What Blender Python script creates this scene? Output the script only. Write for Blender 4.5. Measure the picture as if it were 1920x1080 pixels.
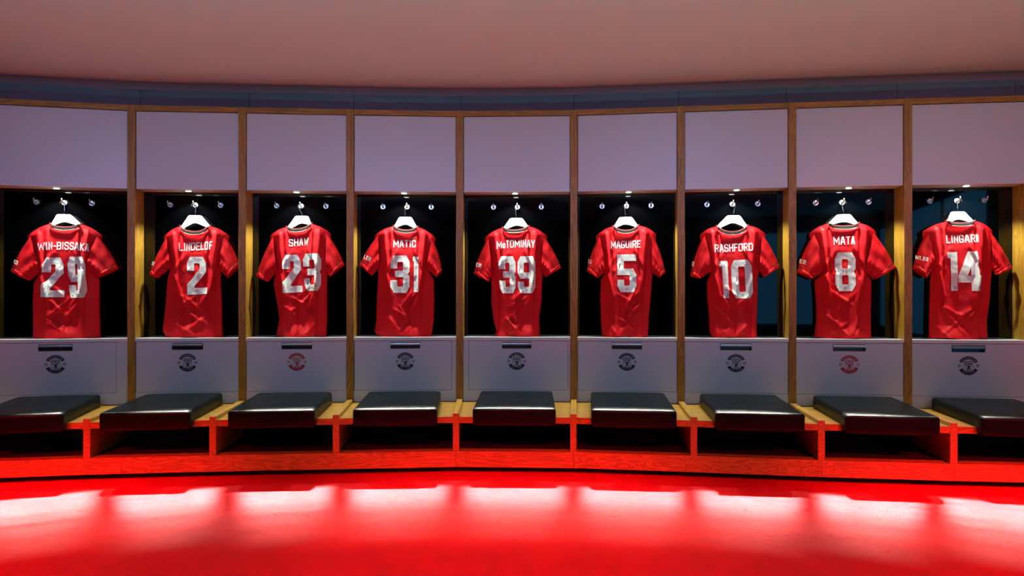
import bpy, bmesh, math, random
from mathutils import Vector, Matrix, noise

# ------------------------------------------------------------------ scene, camera, world, lights
S = bpy.context.scene
COL = S.collection
for o in list(bpy.data.objects):
    bpy.data.objects.remove(o)
S.view_settings.view_transform = 'Standard'
S.view_settings.look = 'None'
S.view_settings.gamma = 1
S.view_settings.use_curve_mapping = False
S.view_settings.exposure = 0.0

F = 1380.0            # focal length in pixels of a 1920 px wide frame
HOR = 558.0           # horizon row
CAMZ = 1.0
cd = bpy.data.cameras.new('camera')
cd.sensor_width = 36
cd.lens = 36 * F / 1920
cd.shift_y = (HOR - 540) / 1920
cd.clip_start = 0.05
cam = bpy.data.objects.new('camera', cd)
COL.objects.link(cam)
cam.location = (0, 0, CAMZ)
cam.rotation_euler = (math.radians(90), 0, 0)
S.camera = cam

w = bpy.data.worlds.new('world')
S.world = w
w.use_nodes = True
w.node_tree.nodes['Background'].inputs[0].default_value = (0.5, 0.5, 0.7, 1)
w.node_tree.nodes['Background'].inputs[1].default_value = 0.0

def area_lamp(name, loc, target, sx, sy, power, color, spread=180):
    l = bpy.data.lights.new(name, 'AREA')
    l.shape = 'RECTANGLE'
    l.size = sx; l.size_y = sy
    l.energy = power
    l.color = color
    l.spread = math.radians(spread)
    o = bpy.data.objects.new(name, l)
    COL.objects.link(o)
    o.location = loc
    d = Vector(target) - Vector(loc)
    o.rotation_euler = d.to_track_quat('-Z', 'Y').to_euler()
    return o

# fill lamps added out of view under the ceiling, tinting the locker fronts
for lx in (-2.4, -0.8, 0.8):
    area_lamp('ceiling_fill', (lx, 1.2, 2.30), (lx * 1.15, 4.6, 1.38), 1.3, 0.2, 2.0, (0.36, 0.50, 1.0), spread=46)
area_lamp('ceiling_fill', (2.5, 1.2, 2.30), (2.8, 4.5, 1.38), 1.3, 0.2, 2.0, (0.75, 0.5, 0.75), spread=46)
# red floods under the ceiling above the camera, turned on the plinth and the floor
for lx in (-2.6, 0.0, 2.6):
    area_lamp('red_flood', (lx, 0.2, 2.3), (lx * 0.97, 3.72, 0.0), 1.9, 0.12, 14, (1.0, 0.004, 0.03), spread=17)
    area_lamp('red_flood', (lx, 0.2, 2.3), (lx * 0.85, 2.75, 0.0), 1.9, 0.12, 7.5, (1.0, 0.003, 0.03), spread=24)

def spot_lamp(name, loc, target, power, color, size, blend=0.6, soft=0.05):
    l = bpy.data.lights.new(name, 'SPOT')
    l.energy = power; l.color = color
    l.spot_size = math.radians(size); l.spot_blend = blend; l.shadow_soft_size = soft
    o = bpy.data.objects.new(name, l)
    COL.objects.link(o)
    o.location = loc
    o.rotation_euler = (Vector(target) - Vector(loc)).to_track_quat('-Z', 'Y').to_euler()
    return o
# unseen spots added below the frame to brighten the ceiling
for lx, c in ((-1.9, (0.2, 1.0, 1.0)), (0.2, (0.2, 1.0, 1.0)), (2.2, (0.5, 1.0, 0.75))):
    spot_lamp('uplight_fill', (lx, 1.3, 0.2), (lx, 1.9, 2.4), 66, c, 130, 1.0, 0.05)

LAMP_P = dict(spot=48.0, wash=(2.4, 2.1, 1.5, 0.75, 0.34, 0.15))

# ------------------------------------------------------------------ plan of the locker wall (metres)
# post front centres: image column, height of the panel top above the horizon
POSTS = [(246, 351), (454, 347), (656.5, 343), (862, 340), (1076, 342), (1277, 348.7), (1486, 355.5), (1703, 362.5)]
P = []
for x, h in POSTS:
    D = F * 1.18 / h
    P.append(Vector(((x - 960) / F * D, D)))
def step(p, ang, wd):
    return p + Vector((math.cos(ang), math.sin(ang))) * wd
P.insert(0, step(P[0], math.radians(180 + 12), 0.87))
P.append(step(P[-1], math.radians(-6.5), 0.70))
NB = 9
# bench divider front points
FR = [(163, 227), (399, 223), (630, 220), (855, 217), (1075, 218.4), (1301, 223.7), (1540, 230), (1788, 235)]
Q = []
for x, h in FR:
    D = F * 0.657 / h
    Q.append(Vector(((x - 960) / F * D, D)))
Q.insert(0, P[0] + Vector((0.16, -0.60)))
Q.append(P[-1] + Vector((-0.115, -0.615)))

class Bay:
    pass
BAYS = []
for i in range(NB):
    b = Bay()
    a, c = P[i], P[i + 1]
    b.mid = (a + c) / 2
    b.w = (c - a).length
    b.th = math.atan2((c - a).y, (c - a).x)
    b.M = Matrix.Translation((b.mid.x, b.mid.y, 0)) @ Matrix.Rotation(b.th, 4, 'Z')
    b.Mi = b.M.inverted()
    BAYS.append(b)

def px_local(b, px, py, y):
    """image point -> (x, z) on the plane at depth y behind the locker front of bay b"""
    o = b.Mi @ Vector((0, 0, CAMZ))
    d = b.Mi.to_3x3() @ Vector(((px - 960) / F, 1, -(py - HOR) / F))
    t = (y - o.y) / d.y
    p = o + d * t
    return p.x, p.z

# ------------------------------------------------------------------ materials
def nodes_of(m):
    m.use_nodes = True
    nt = m.node_tree
    return nt, nt.nodes, nt.links, nt.nodes['Principled BSDF']

def mat(name, col, rough=0.5, metal=0.0, spec=0.5, var=0.06, scale=30, bump=0.0, bscale=200, emit=None, estr=0, coat=0, sheen=0):
    m = bpy.data.materials.new(name)
    nt, N, L, B = nodes_of(m)
    B.inputs['Roughness'].default_value = rough
    B.inputs['Metallic'].default_value = metal
    B.inputs['Specular IOR Level'].default_value = spec
    B.inputs['Coat Weight'].default_value = coat
    B.inputs['Coat Roughness'].default_value = 0.1
    B.inputs['Sheen Weight'].default_value = sheen
    tc = N.new('ShaderNodeTexCoord')
    nz = N.new('ShaderNodeTexNoise'); nz.inputs['Scale'].default_value = scale
    nz.inputs['Detail'].default_value = 4
    L.new(tc.outputs['Object'], nz.inputs['Vector'])
    mx = N.new('ShaderNodeMix'); mx.data_type = 'RGBA'
    mx.inputs['A'].default_value = (*[c * (1 - var) for c in col], 1)
    mx.inputs['B'].default_value = (*[min(1, c * (1 + var)) for c in col], 1)
    L.new(nz.outputs['Fac'], mx.inputs['Factor'])
    L.new(mx.outputs['Result'], B.inputs['Base Color'])
    if bump:
        n2 = N.new('ShaderNodeTexNoise'); n2.inputs['Scale'].default_value = bscale
        n2.inputs['Detail'].default_value = 3
        L.new(tc.outputs['Object'], n2.inputs['Vector'])
        bp = N.new('ShaderNodeBump'); bp.inputs['Strength'].default_value = bump
        bp.inputs['Distance'].default_value = 0.002
        L.new(n2.outputs['Fac'], bp.inputs['Height'])
        L.new(bp.outputs['Normal'], B.inputs['Normal'])
    if emit:
        B.inputs['Emission Color'].default_value = (*emit, 1)
        B.inputs['Emission Strength'].default_value = estr
    return m

def wood(name, dark, light, axis):
    m = bpy.data.materials.new(name)
    nt, N, L, B = nodes_of(m)
    B.inputs['Roughness'].default_value = 0.45
    tc = N.new('ShaderNodeTexCoord')
    oi = N.new('ShaderNodeObjectInfo')
    add = N.new('ShaderNodeVectorMath'); add.operation = 'ADD'
    cmb = N.new('ShaderNodeCombineXYZ')
    mul = N.new('ShaderNodeMath'); mul.operation = 'MULTIPLY'; mul.inputs[1].default_value = 7.0
    L.new(oi.outputs['Random'], mul.inputs[0])
    for k in range(3):
        L.new(mul.outputs[0], cmb.inputs[k])
    L.new(tc.outputs['Object'], add.inputs[0]); L.new(cmb.outputs[0], add.inputs[1])
    mp = N.new('ShaderNodeMapping')
    sc = [18, 18, 18]; sc[axis] = 1.3
    mp.inputs['Scale'].default_value = sc
    L.new(add.outputs[0], mp.inputs['Vector'])
    n1 = N.new('ShaderNodeTexNoise'); n1.inputs['Scale'].default_value = 1.2; n1.inputs['Detail'].default_value = 3
    n1.inputs['Distortion'].default_value = 1.0
    L.new(mp.outputs[0], n1.inputs['Vector'])
    # rings
    m2 = N.new('ShaderNodeMath'); m2.operation = 'MULTIPLY'; m2.inputs[1].default_value = 9.0
    L.new(n1.outputs['Fac'], m2.inputs[0])
    fr = N.new('ShaderNodeMath'); fr.operation = 'PINGPONG'; fr.inputs[1].default_value = 0.5
    L.new(m2.outputs[0], fr.inputs[0])
    # fine pores
    mp2 = N.new('ShaderNodeMapping')
    s2 = [260, 260, 260]; s2[axis] = 9
    mp2.inputs['Scale'].default_value = s2
    L.new(add.outputs[0], mp2.inputs['Vector'])
    n2 = N.new('ShaderNodeTexNoise'); n2.inputs['Scale'].default_value = 1; n2.inputs['Detail'].default_value = 2
    L.new(mp2.outputs[0], n2.inputs['Vector'])
    ad = N.new('ShaderNodeMath'); ad.operation = 'MULTIPLY_ADD'; ad.inputs[1].default_value = 0.5
    L.new(n2.outputs['Fac'], ad.inputs[0]); L.new(fr.outputs[0], ad.inputs[2])
    rp = N.new('ShaderNodeValToRGB')
    rp.color_ramp.elements[0].position = 0.15; rp.color_ramp.elements[0].color = (*dark, 1)
    rp.color_ramp.elements[1].position = 0.75; rp.color_ramp.elements[1].color = (*light, 1)
    L.new(ad.outputs[0], rp.inputs[0])
    L.new(rp.outputs[0], B.inputs['Base Color'])
    bp = N.new('ShaderNodeBump'); bp.inputs['Strength'].default_value = 0.25; bp.inputs['Distance'].default_value = 0.001
    L.new(ad.outputs[0], bp.inputs['Height']); L.new(bp.outputs['Normal'], B.inputs['Normal'])
    return m

OAK_D, OAK_L = (0.20, 0.085, 0.007), (0.45, 0.225, 0.022)
OAKX = wood('oak_grain_x', OAK_D, OAK_L, 0)
OAKY = wood('oak_grain_y', OAK_D, OAK_L, 1)
OAKZ = wood('oak_grain_z', OAK_D, OAK_L, 2)
WHITE = mat('white_laminate', (0.57, 0.60, 0.66), rough=0.35, var=0.02, scale=3)
SHELFW = mat('white_shelf', (0.72, 0.72, 0.72), rough=0.3, var=0.03)
CEIL = mat('ceiling_paint', (0.60, 0.66, 0.63), rough=0.9, var=0.03, scale=2)
FASC = mat('grey_wall_paint', (0.18, 0.19, 0.25), rough=0.7, var=0.04, scale=4)
WALL = mat('side_wall_paint', (0.45, 0.45, 0.5), rough=0.8, var=0.04, scale=3)
DARKWALL = mat('dark_wall_paint', (0.03, 0.05, 0.08), rough=0.8, var=0.05, scale=3)
BLUEWALL = mat('blue_wall_panel', (0.08, 0.25, 0.42), rough=0.6, var=0.05, scale=3)
GLASS = mat('black_glass', (0.0004, 0.0004, 0.0006), rough=0.03, spec=0.6, var=0.1)
BLACKIN = mat('black_board', (0.012, 0.010, 0.010), rough=0.7, var=0.2)
STEEL = mat('brushed_steel', (0.55, 0.52, 0.48), rough=0.25, metal=1.0, var=0.08, scale=200)
CUP = mat('handle_cup_metal', (0.16, 0.12, 0.10), rough=0.35, metal=1.0, var=0.1)
LIPM = mat('handle_lip_metal', (0.30, 0.26, 0.23), rough=0.3, metal=1.0, var=0.1)
CHROME = mat('chrome', (0.8, 0.8, 0.8), rough=0.12, metal=1.0, var=0.02)
HANG = mat('white_hanger_plastic', (0.62, 0.60, 0.55), rough=0.35, var=0.02)
GREYP = mat('grey_print', (0.25, 0.25, 0.25), rough=0.5)
LENS = mat('downlight_lens', (0.9, 0.95, 0.9), rough=0.3, emit=(0.88, 1.0, 0.88), estr=14)
CRESTK = mat('black_print', (0.008, 0.006, 0.012), rough=0.5)
CRESTR = mat('red_print', (0.50, 0.008, 0.018), rough=0.5)
SILVER = mat('silver_number_print', (0.72, 0.73, 0.70), rough=0.4, var=0.14, scale=45, bump=0.35, bscale=60)
NAMEW = mat('white_name_print', (0.80, 0.80, 0.78), rough=0.5, var=0.08, scale=60)
RIB = mat('black_rib_knit', (0.012, 0.012, 0.012), rough=0.8, bump=0.3, bscale=400)
PIPEW = mat('pale_piping', (0.62, 0.50, 0.42), rough=0.7)

def leather():
    m = mat('black_leather', (0.0032, 0.0055, 0.0055), rough=0.33, spec=0.07, var=0.25, scale=6, bump=0.22, bscale=260)
    nt, N, L, B = nodes_of(m)
    tc = N.new('ShaderNodeTexCoord')
    n = N.new('ShaderNodeTexNoise'); n.inputs['Scale'].default_value = 9; n.inputs['Detail'].default_value = 6
    L.new(tc.outputs['Object'], n.inputs['Vector'])
    mr = N.new('ShaderNodeMapRange'); mr.inputs[3].default_value = 0.24; mr.inputs[4].default_value = 0.42
    L.new(n.outputs['Fac'], mr.inputs[0]); L.new(mr.outputs[0], B.inputs['Roughness'])
    return m
LEATHER = leather()

def fabric():
    m = mat('red_jersey_fabric', (0.62, 0.006, 0.012), rough=0.6, spec=0.16, var=0.08, scale=10, bump=0.08, bscale=900, sheen=0.0)
    return m
RED = fabric()
REDRIB = mat('red_rib_knit', (0.50, 0.012, 0.016), rough=0.75, bump=0.3, bscale=500)

def floor_mat():
    m = bpy.data.materials.new('red_vinyl_floor')
    nt, N, L, B = nodes_of(m)
    tc = N.new('ShaderNodeTexCoord')
    n1 = N.new('ShaderNodeTexNoise'); n1.inputs['Scale'].default_value = 5; n1.inputs['Detail'].default_value = 8
    n1.inputs['Roughness'].default_value = 0.65
    L.new(tc.outputs['Object'], n1.inputs['Vector'])
    rp = N.new('ShaderNodeValToRGB')
    rp.color_ramp.elements[0].position = 0.35; rp.color_ramp.elements[0].color = (0.52, 0.003, 0.012, 1)
    rp.color_ramp.elements[1].position = 0.7; rp.color_ramp.elements[1].color = (0.64, 0.006, 0.020, 1)
    L.new(n1.outputs['Fac'], rp.inputs[0])
    # scuffs: thin curved scratches from stretched, distorted voronoi edges
    fac = None
    for k, (rot, sc) in enumerate([(0.3, 7), (1.4, 9), (2.3, 6)]):
        mp = N.new('ShaderNodeMapping')
        mp.inputs['Rotation'].default_value = (0, 0, rot)
        mp.inputs['Scale'].default_value = (sc, sc * 2.6, 1)
        nn = N.new('ShaderNodeTexNoise'); nn.inputs['Scale'].default_value = 2.5
        L.new(tc.outputs['Object'], nn.inputs['Vector'])
        av = N.new('ShaderNodeVectorMath'); av.operation = 'MULTIPLY_ADD'
        av.inputs[1].default_value = (0.35, 0.35, 0)
        L.new(nn.outputs['Color'], av.inputs[0]); L.new(tc.outputs['Object'], av.inputs[2])
        L.new(av.outputs[0], mp.inputs['Vector'])
        vo = N.new('ShaderNodeTexVoronoi'); vo.feature = 'DISTANCE_TO_EDGE'; vo.inputs['Scale'].default_value = 1.6
        L.new(mp.outputs[0], vo.inputs['Vector'])
        mr = N.new('ShaderNodeMapRange'); mr.inputs[1].default_value = 0.0; mr.inputs[2].default_value = 0.022
        mr.inputs[3].default_value = 1; mr.inputs[4].default_value = 0
        L.new(vo.outputs['Distance'], mr.inputs[0])
        # break the lines up
        nb = N.new('ShaderNodeTexNoise'); nb.inputs['Scale'].default_value = 3.3 + k; nb.inputs['Detail'].default_value = 3
        L.new(mp.outputs[0], nb.inputs['Vector'])
        m2 = N.new('ShaderNodeMapRange'); m2.inputs[1].default_value = 0.5; m2.inputs[2].default_value = 0.6
        L.new(nb.outputs['Fac'], m2.inputs[0])
        mu = N.new('ShaderNodeMath'); mu.operation = 'MULTIPLY'
        L.new(mr.outputs[0], mu.inputs[0]); L.new(m2.outputs[0], mu.inputs[1])
        if fac is None:
            fac = mu
        else:
            mxn = N.new('ShaderNodeMath'); mxn.operation = 'MAXIMUM'
            L.new(fac.outputs[0], mxn.inputs[0]); L.new(mu.outputs[0], mxn.inputs[1]); fac = mxn
    mx = N.new('ShaderNodeMix'); mx.data_type = 'RGBA'
    mx.inputs['B'].default_value = (0.62, 0.03, 0.03, 1)
    sf = N.new('ShaderNodeMath'); sf.operation = 'MULTIPLY'; sf.inputs[1].default_value = 0.55
    L.new(fac.outputs[0], sf.inputs[0])
    L.new(sf.outputs[0], mx.inputs['Factor']); L.new(rp.outputs[0], mx.inputs['A'])
    # pale specks of dust
    vo = N.new('ShaderNodeTexVoronoi'); vo.inputs['Scale'].default_value = 22
    L.new(tc.outputs['Object'], vo.inputs['Vector'])
    md = N.new('ShaderNodeMapRange'); md.inputs[1].default_value = 0.035; md.inputs[2].default_value = 0.02
    md.inputs[3].default_value = 0; md.inputs[4].default_value = 1
    L.new(vo.outputs['Distance'], md.inputs[0])
    sep = N.new('ShaderNodeSeparateColor'); L.new(vo.outputs['Color'], sep.inputs[0])
    gt = N.new('ShaderNodeMath'); gt.operation = 'GREATER_THAN'; gt.inputs[1].default_value = 0.82
    L.new(sep.outputs[0], gt.inputs[0])
    m3 = N.new('ShaderNodeMath'); m3.operation = 'MULTIPLY'
    L.new(md.outputs[0], m3.inputs[0]); L.new(gt.outputs[0], m3.inputs[1])
    mx2 = N.new('ShaderNodeMix'); mx2.data_type = 'RGBA'
    mx2.inputs['B'].default_value = (0.7, 0.35, 0.3, 1)
    L.new(m3.outputs[0], mx2.inputs['Factor']); L.new(mx.outputs['Result'], mx2.inputs['A'])
    L.new(mx2.outputs['Result'], B.inputs['Base Color'])
    n3 = N.new('ShaderNodeTexNoise'); n3.inputs['Scale'].default_value = 14; n3.inputs['Detail'].default_value = 8
    L.new(tc.outputs['Object'], n3.inputs['Vector'])
    mr = N.new('ShaderNodeMapRange'); mr.inputs[3].default_value = 0.42; mr.inputs[4].default_value = 0.58
    L.new(n3.outputs['Fac'], mr.inputs[0])
    rr = N.new('ShaderNodeMix'); rr.data_type = 'FLOAT'; rr.inputs['B'].default_value = 0.95
    L.new(fac.outputs[0], rr.inputs['Factor']); L.new(mr.outputs[0], rr.inputs['A'])
    L.new(rr.outputs['Result'], B.inputs['Roughness'])
    B.inputs['Specular IOR Level'].default_value = 0.18
    n4 = N.new('ShaderNodeTexNoise'); n4.inputs['Scale'].default_value = 160; n4.inputs['Detail'].default_value = 3
    L.new(tc.outputs['Object'], n4.inputs['Vector'])
    sub = N.new('ShaderNodeMath'); sub.operation = 'SUBTRACT'
    L.new(n4.outputs['Fac'], sub.inputs[0]); L.new(fac.outputs[0], sub.inputs[1])
    bp = N.new('ShaderNodeBump'); bp.inputs['Strength'].default_value = 0.3; bp.inputs['Distance'].default_value = 0.001
    L.new(sub.outputs[0], bp.inputs['Height']); L.new(bp.outputs['Normal'], B.inputs['Normal'])
    return m
FLOOR = floor_mat()

# ------------------------------------------------------------------ mesh helpers
def obj(name, bm, m, parent=None, smooth=False, M=None):
    if M is not None:
        bmesh.ops.transform(bm, matrix=M, verts=bm.verts)
    me = bpy.data.meshes.new(name)
    bmesh.ops.recalc_face_normals(bm, faces=bm.faces) if not getattr(bm, 'keep', False) else None
    bm.to_mesh(me); bm.free()
    me.materials.append(m)
    if smooth:
        for p in me.polygons:
            p.use_smooth = True
    o = bpy.data.objects.new(name, me)
    COL.objects.link(o)
    if parent:
        o.parent = parent
    return o

def empty(name, M=None):
    o = bpy.data.objects.new(name, None)
    o.empty_display_size = 0.1
    COL.objects.link(o)
    if M is not None:
        o.matrix_world = M
    return o

def tag(o, label, cat, group=None):
    o['label'] = label; o['category'] = cat
    if group:
        o['group'] = group
    return o

def struct(name, bm, m, parent=None):
    o = obj(name, bm, m, parent)
    if parent is None:
        o['kind'] = 'structure'
    return o

def box(bm, x0, x1, y0, y1, z0, z1, bev=0.0):
    vs = [bm.verts.new((x, y, z)) for z in (z0, z1) for y in (y0, y1) for x in (x0, x1)]
    fs = [(0, 2, 3, 1), (4, 5, 7, 6), (0, 1, 5, 4), (2, 6, 7, 3), (0, 4, 6, 2), (1, 3, 7, 5)]
    faces = [bm.faces.new([vs[i] for i in f]) for f in fs]
    if bev > 0:
        es = list({e for f in faces for e in f.edges})
        bmesh.ops.bevel(bm, geom=es, offset=bev, segments=2, affect='EDGES', profile=0.5)
    return bm

def prism(bm, pts, z0, z1):
    """vertical prism over plan points"""
    lo = [bm.verts.new((p[0], p[1], z0)) for p in pts]
    hi = [bm.verts.new((p[0], p[1], z1)) for p in pts]
    bm.faces.new(lo[::-1]); bm.faces.new(hi)
    n = len(pts)
    for i in range(n):
        j = (i + 1) % n
        bm.faces.new([lo[i], lo[j], hi[j], hi[i]])
    return bm

def tube(bm, pts, r, n=8, caps=True):
    pts = [Vector(p) for p in pts]
    rings = []
    up = None
    for i, p in enumerate(pts):
        t = (pts[min(i + 1, len(pts) - 1)] - pts[max(i - 1, 0)]).normalized()
        if up is None:
            up = Vector((0, 1, 0)) if abs(t.y) < 0.9 else Vector((1, 0, 0))
        a = t.cross(up).normalized()
        b2 = a.cross(t).normalized()
        up = b2
        rr = r[i] if isinstance(r, (list, tuple)) else r
        rings.append([bm.verts.new(p + a * (rr * math.cos(2 * math.pi * k / n)) + b2 * (rr * math.sin(2 * math.pi * k / n))) for k in range(n)])
    for i in range(len(rings) - 1):
        for k in range(n):
            k2 = (k + 1) % n
            bm.faces.new([rings[i][k], rings[i][k2], rings[i + 1][k2], rings[i + 1][k]])
    if caps:
        bm.faces.new(rings[0][::-1]); bm.faces.new(rings[-1])
    return bm

def disc_y(bm, cx, cz, y0, y1, r, n=20):
    """short cylinder along y"""
    a = [bm.verts.new((cx + r * math.cos(2 * math.pi * k / n), y0, cz + r * math.sin(2 * math.pi * k / n))) for k in range(n)]
    b = [bm.verts.new((cx + r * math.cos(2 * math.pi * k / n), y1, cz + r * math.sin(2 * math.pi * k / n))) for k in range(n)]
    bm.faces.new(a); bm.faces.new(b[::-1])
    for k in range(n):
        bm.faces.new([a[k], b[k], b[(k + 1) % n], a[(k + 1) % n]])
    return bm

# ------------------------------------------------------------------ block lettering (stroke glyphs)
def loop8(z0, z1):
    c = 0.12
    return [(0.5, z1), (0.85, z1), (1, z1 - c), (1, z0 + c), (0.85, z0), (0.15, z0), (0, z0 + c), (0, z1 - c), (0.15, z1), (0.5, z1)]
GL = {
 'A': [[(0, 0), (0.36, 1), (0.64, 1), (1, 0)], [(0.18, 0.3), (0.82, 0.3)]],
 'B': [[(0, 0), (0, 1), (0.8, 1), (0.97, 0.87), (0.97, 0.65), (0.8, 0.53), (0, 0.53)], [(0.8, 0.53), (1, 0.4), (1, 0.13), (0.82, 0), (0, 0)]],
 'C': [[(1, 0.7), (1, 0.87), (0.82, 1), (0.18, 1), (0, 0.87), (0, 0.13), (0.18, 0), (0.82, 0), (1, 0.13), (1, 0.3)]],
 'D': [[(0, 0), (0, 1), (0.75, 1), (1, 0.83), (1, 0.17), (0.75, 0), (0, 0)]],
 'E': [[(1, 1), (0, 1), (0, 0), (1, 0)], [(0, 0.52), (0.85, 0.52)]],
 'F': [[(1, 1), (0, 1), (0, 0)], [(0, 0.5), (0.85, 0.5)]],
 'G': [[(1, 0.82), (1, 0.87), (0.82, 1), (0.18, 1), (0, 0.87), (0, 0.13), (0.18, 0), (0.82, 0), (1, 0.13), (1, 0.45), (0.6, 0.45)]],
 'H': [[(0, 0), (0, 1)], [(1, 0), (1, 1)], [(0, 0.5), (1, 0.5)]],
 'I': [[(0.5, 0), (0.5, 1)]],
 'K': [[(0, 0), (0, 1)], [(1, 1), (0.15, 0.5), (1, 0)]],
 'L': [[(0, 1), (0, 0), (1, 0)]],
 'M': [[(0, 0), (0, 1), (0.5, 0.3), (1, 1), (1, 0)]],
 'N': [[(0, 0), (0, 1), (1, 0), (1, 1)]],
 'O': [loop8(0, 1)],
 'R': [[(0, 0), (0, 1), (0.8, 1), (1, 0.87), (1, 0.6), (0.8, 0.48), (0, 0.48)], [(0.55, 0.48), (1, 0)]],
 'S': [[(1, 0.83), (1, 0.87), (0.82, 1), (0.18, 1), (0, 0.87), (0, 0.65), (0.18, 0.53), (0.82, 0.47), (1, 0.35), (1, 0.13), (0.82, 0), (0.18, 0), (0, 0.13), (0, 0.18)]],
 'T': [[(0, 1), (1, 1)], [(0.5, 0), (0.5, 1)]],
 'U': [[(0, 1), (0, 0.13), (0.18, 0), (0.82, 0), (1, 0.13), (1, 1)]],
 'W': [[(0, 1), (0.22, 0), (0.5, 0.75), (0.78, 0), (1, 1)]],
 'Y': [[(0, 1), (0.5, 0.45), (1, 1)], [(0.5, 0), (0.5, 0.45)]],
 'c': [[(1, 0.45), (0.82, 0.6), (0.18, 0.6), (0, 0.48), (0, 0.12), (0.18, 0), (0.82, 0), (1, 0.15)]],
 '-': [[(0.05, 0.45), (0.95, 0.45)]],
 '2': [[(0, 0.76), (0, 0.88), (0.15, 1), (0.85, 1), (1, 0.88), (1, 0.66), (0, 0.2), (0, 0), (1, 0)]],
 '3': [[(0, 0.79), (0, 0.88), (0.15, 1), (0.85, 1), (1, 0.88), (1, 0.62), (0.82, 0.51), (1, 0.40), (1, 0.12), (0.85, 0), (0.15, 0), (0, 0.12), (0, 0.2)], [(0.35, 0.51), (0.85, 0.51)]],
 '9': [[(1, 0.47), (0.15, 0.47), (0, 0.58), (0, 0.88), (0.15, 1), (0.85, 1), (1, 0.88), (1, 0.12), (0.85, 0), (0.15, 0), (0, 0.12), (0, 0.17)]],
 '5': [[(1, 1), (0, 1), (0, 0.55), (0.85, 0.55), (1, 0.43), (1, 0.12), (0.85, 0), (0.15, 0), (0, 0.12), (0, 0.19)]],
 '8': [loop8(0.5, 1), loop8(0, 0.5)],
 '0': [loop8(0, 1)],
 '1': [[(1, 0), (1, 1), (0, 1)]],
 '4': [[(0.82, 0), (0.82, 1), (0.62, 1), (0, 0.36), (0, 0.26), (1, 0.26)]],
}

def strip(pts, t):
    """quads of a mitred strip along pts (2D), thickness t"""
    pts = [Vector(p) for p in pts]
    closed = (pts[0] - pts[-1]).length < 1e-6
    n = len(pts)
    dirs = [(pts[i + 1] - pts[i]).normalized() for i in range(n - 1)]
    L, R = [], []
    for i in range(n):
        if i == 0:
            d0 = dirs[-1] if closed else dirs[0]; d1 = dirs[0]
        elif i == n - 1:
            d0 = dirs[-1]; d1 = dirs[0] if closed else dirs[-1]
        else:
            d0, d1 = dirs[i - 1], dirs[i]
        n0 = Vector((-d0.y, d0.x)); n1 = Vector((-d1.y, d1.x))
        mdir = (n0 + n1)
        if mdir.length < 1e-4:
            mdir = n0
        mdir.normalize()
        k = min(1 / max(0.35, mdir.dot(n0)), 2.2)
        p = pts[i].copy()
        if not closed and i == 0:
            p = p - d1 * t / 2
        if not closed and i == n - 1:
            p = p + d0 * t / 2
        L.append(p + mdir * (t / 2 * k)); R.append(p - mdir * (t / 2 * k))
    return [(L[i], L[i + 1], R[i + 1], R[i]) for i in range(n - 1)]

def glyph(ch, W, t):
    """list of 2D quads in [0,W]x[0,1]"""
    out = []
    tt = min(t, W * 0.6)
    for pl in GL[ch]:
        pts = [(t / 2 + x * max(0.0, W - t), t / 2 + z * (1 - t)) for x, z in pl]
        if ch == 'I':
            pts = [(W / 2, z) for x, z in pts]
        out += strip(pts, tt)
    return out

WID = {'I': 0.24, '-': 0.36, 'M': 0.74, 'W': 0.86, 'c': 0.44, 'L': 0.5, 'E': 0.5, 'F': 0.5}
def word(txt, t=0.2, gap=0.1, scale=None):
    """quads of a word in unit square, cell by cell"""
    scale = scale or [1] * len(txt)
    ws = [WID.get(c, 0.58) * s for c, s in zip(txt, scale)]
    tot = sum(ws) + gap * (len(txt) - 1)
    x = 0; out = []
    for c, wd in zip(txt, ws):
        for q in glyph(c, wd, t):
            out.append([Vector(((x + p.x) / tot, p.y)) for p in q])
        x += wd + gap
    return out

def bilin(quad, u, v):
    """quad = TL, TR, BR, BL ; u to the right, v upwards"""
    tl, tr, br, bl = [Vector(p) for p in quad]
    return (bl * (1 - u) + br * u) * (1 - v) + (tl * (1 - u) + tr * u) * v

def decal(quads, quad, surf, off, arch=0.0, grid=0.009):
    """flat print laid on a cloth surface y = surf(x, z)"""
    bm = bmesh.new()
    for q in quads:
        vs = []
        for p in q:
            r = bilin(quad, p.x, p.y)
            r = r + Vector((0, arch * 4 * p.x * (1 - p.x)))
            vs.append(bm.verts.new((r.x, 0, r.y)))
        try:
            bm.faces.new(vs)
        except ValueError:
            pass
    xs = [v.co.x for v in bm.verts]; zs = [v.co.z for v in bm.verts]
    for ax, lo, hi in ((0, min(xs), max(xs)), (2, min(zs), max(zs))):
        k = lo + grid
        while k < hi:
            no = Vector((0, 0, 0)); no[ax] = 1
            co = Vector((0, 0, 0)); co[ax] = k
            bmesh.ops.bisect_plane(bm, geom=bm.verts[:] + bm.edges[:] + bm.faces[:], plane_co=co, plane_no=no)
            k += grid
    for v in bm.verts:
        v.co.y = surf(v.co.x, v.co.z) - off
    return bm

# ------------------------------------------------------------------ room
ROOM_L, ROOM_R, ROOM_B, ROOM_F = -4.2, 4.0, -3.6, 5.4
CZ = 2.39
bm = bmesh.new(); box(bm, ROOM_L, ROOM_R, ROOM_B, ROOM_F, -0.1, 0.0); struct('floor', bm, FLOOR)

WY = 0.165      # depth of the wall plane behind the locker fronts
WP = []         # plan points of the wall face
for i in range(NB + 1):
    if i == 0: a = BAYS[0].th
    elif i == NB: a = BAYS[-1].th
    else: a = (BAYS[i - 1].th + BAYS[i].th) / 2
    WP.append(P[i] + Vector((-math.sin(a), math.cos(a))) * WY)
WPX = [WP[0] + (WP[0] - WP[1]).normalized() * 0.9] + WP + [WP[-1] + (WP[-1] - WP[-2]).normalized() * 0.9]
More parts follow.
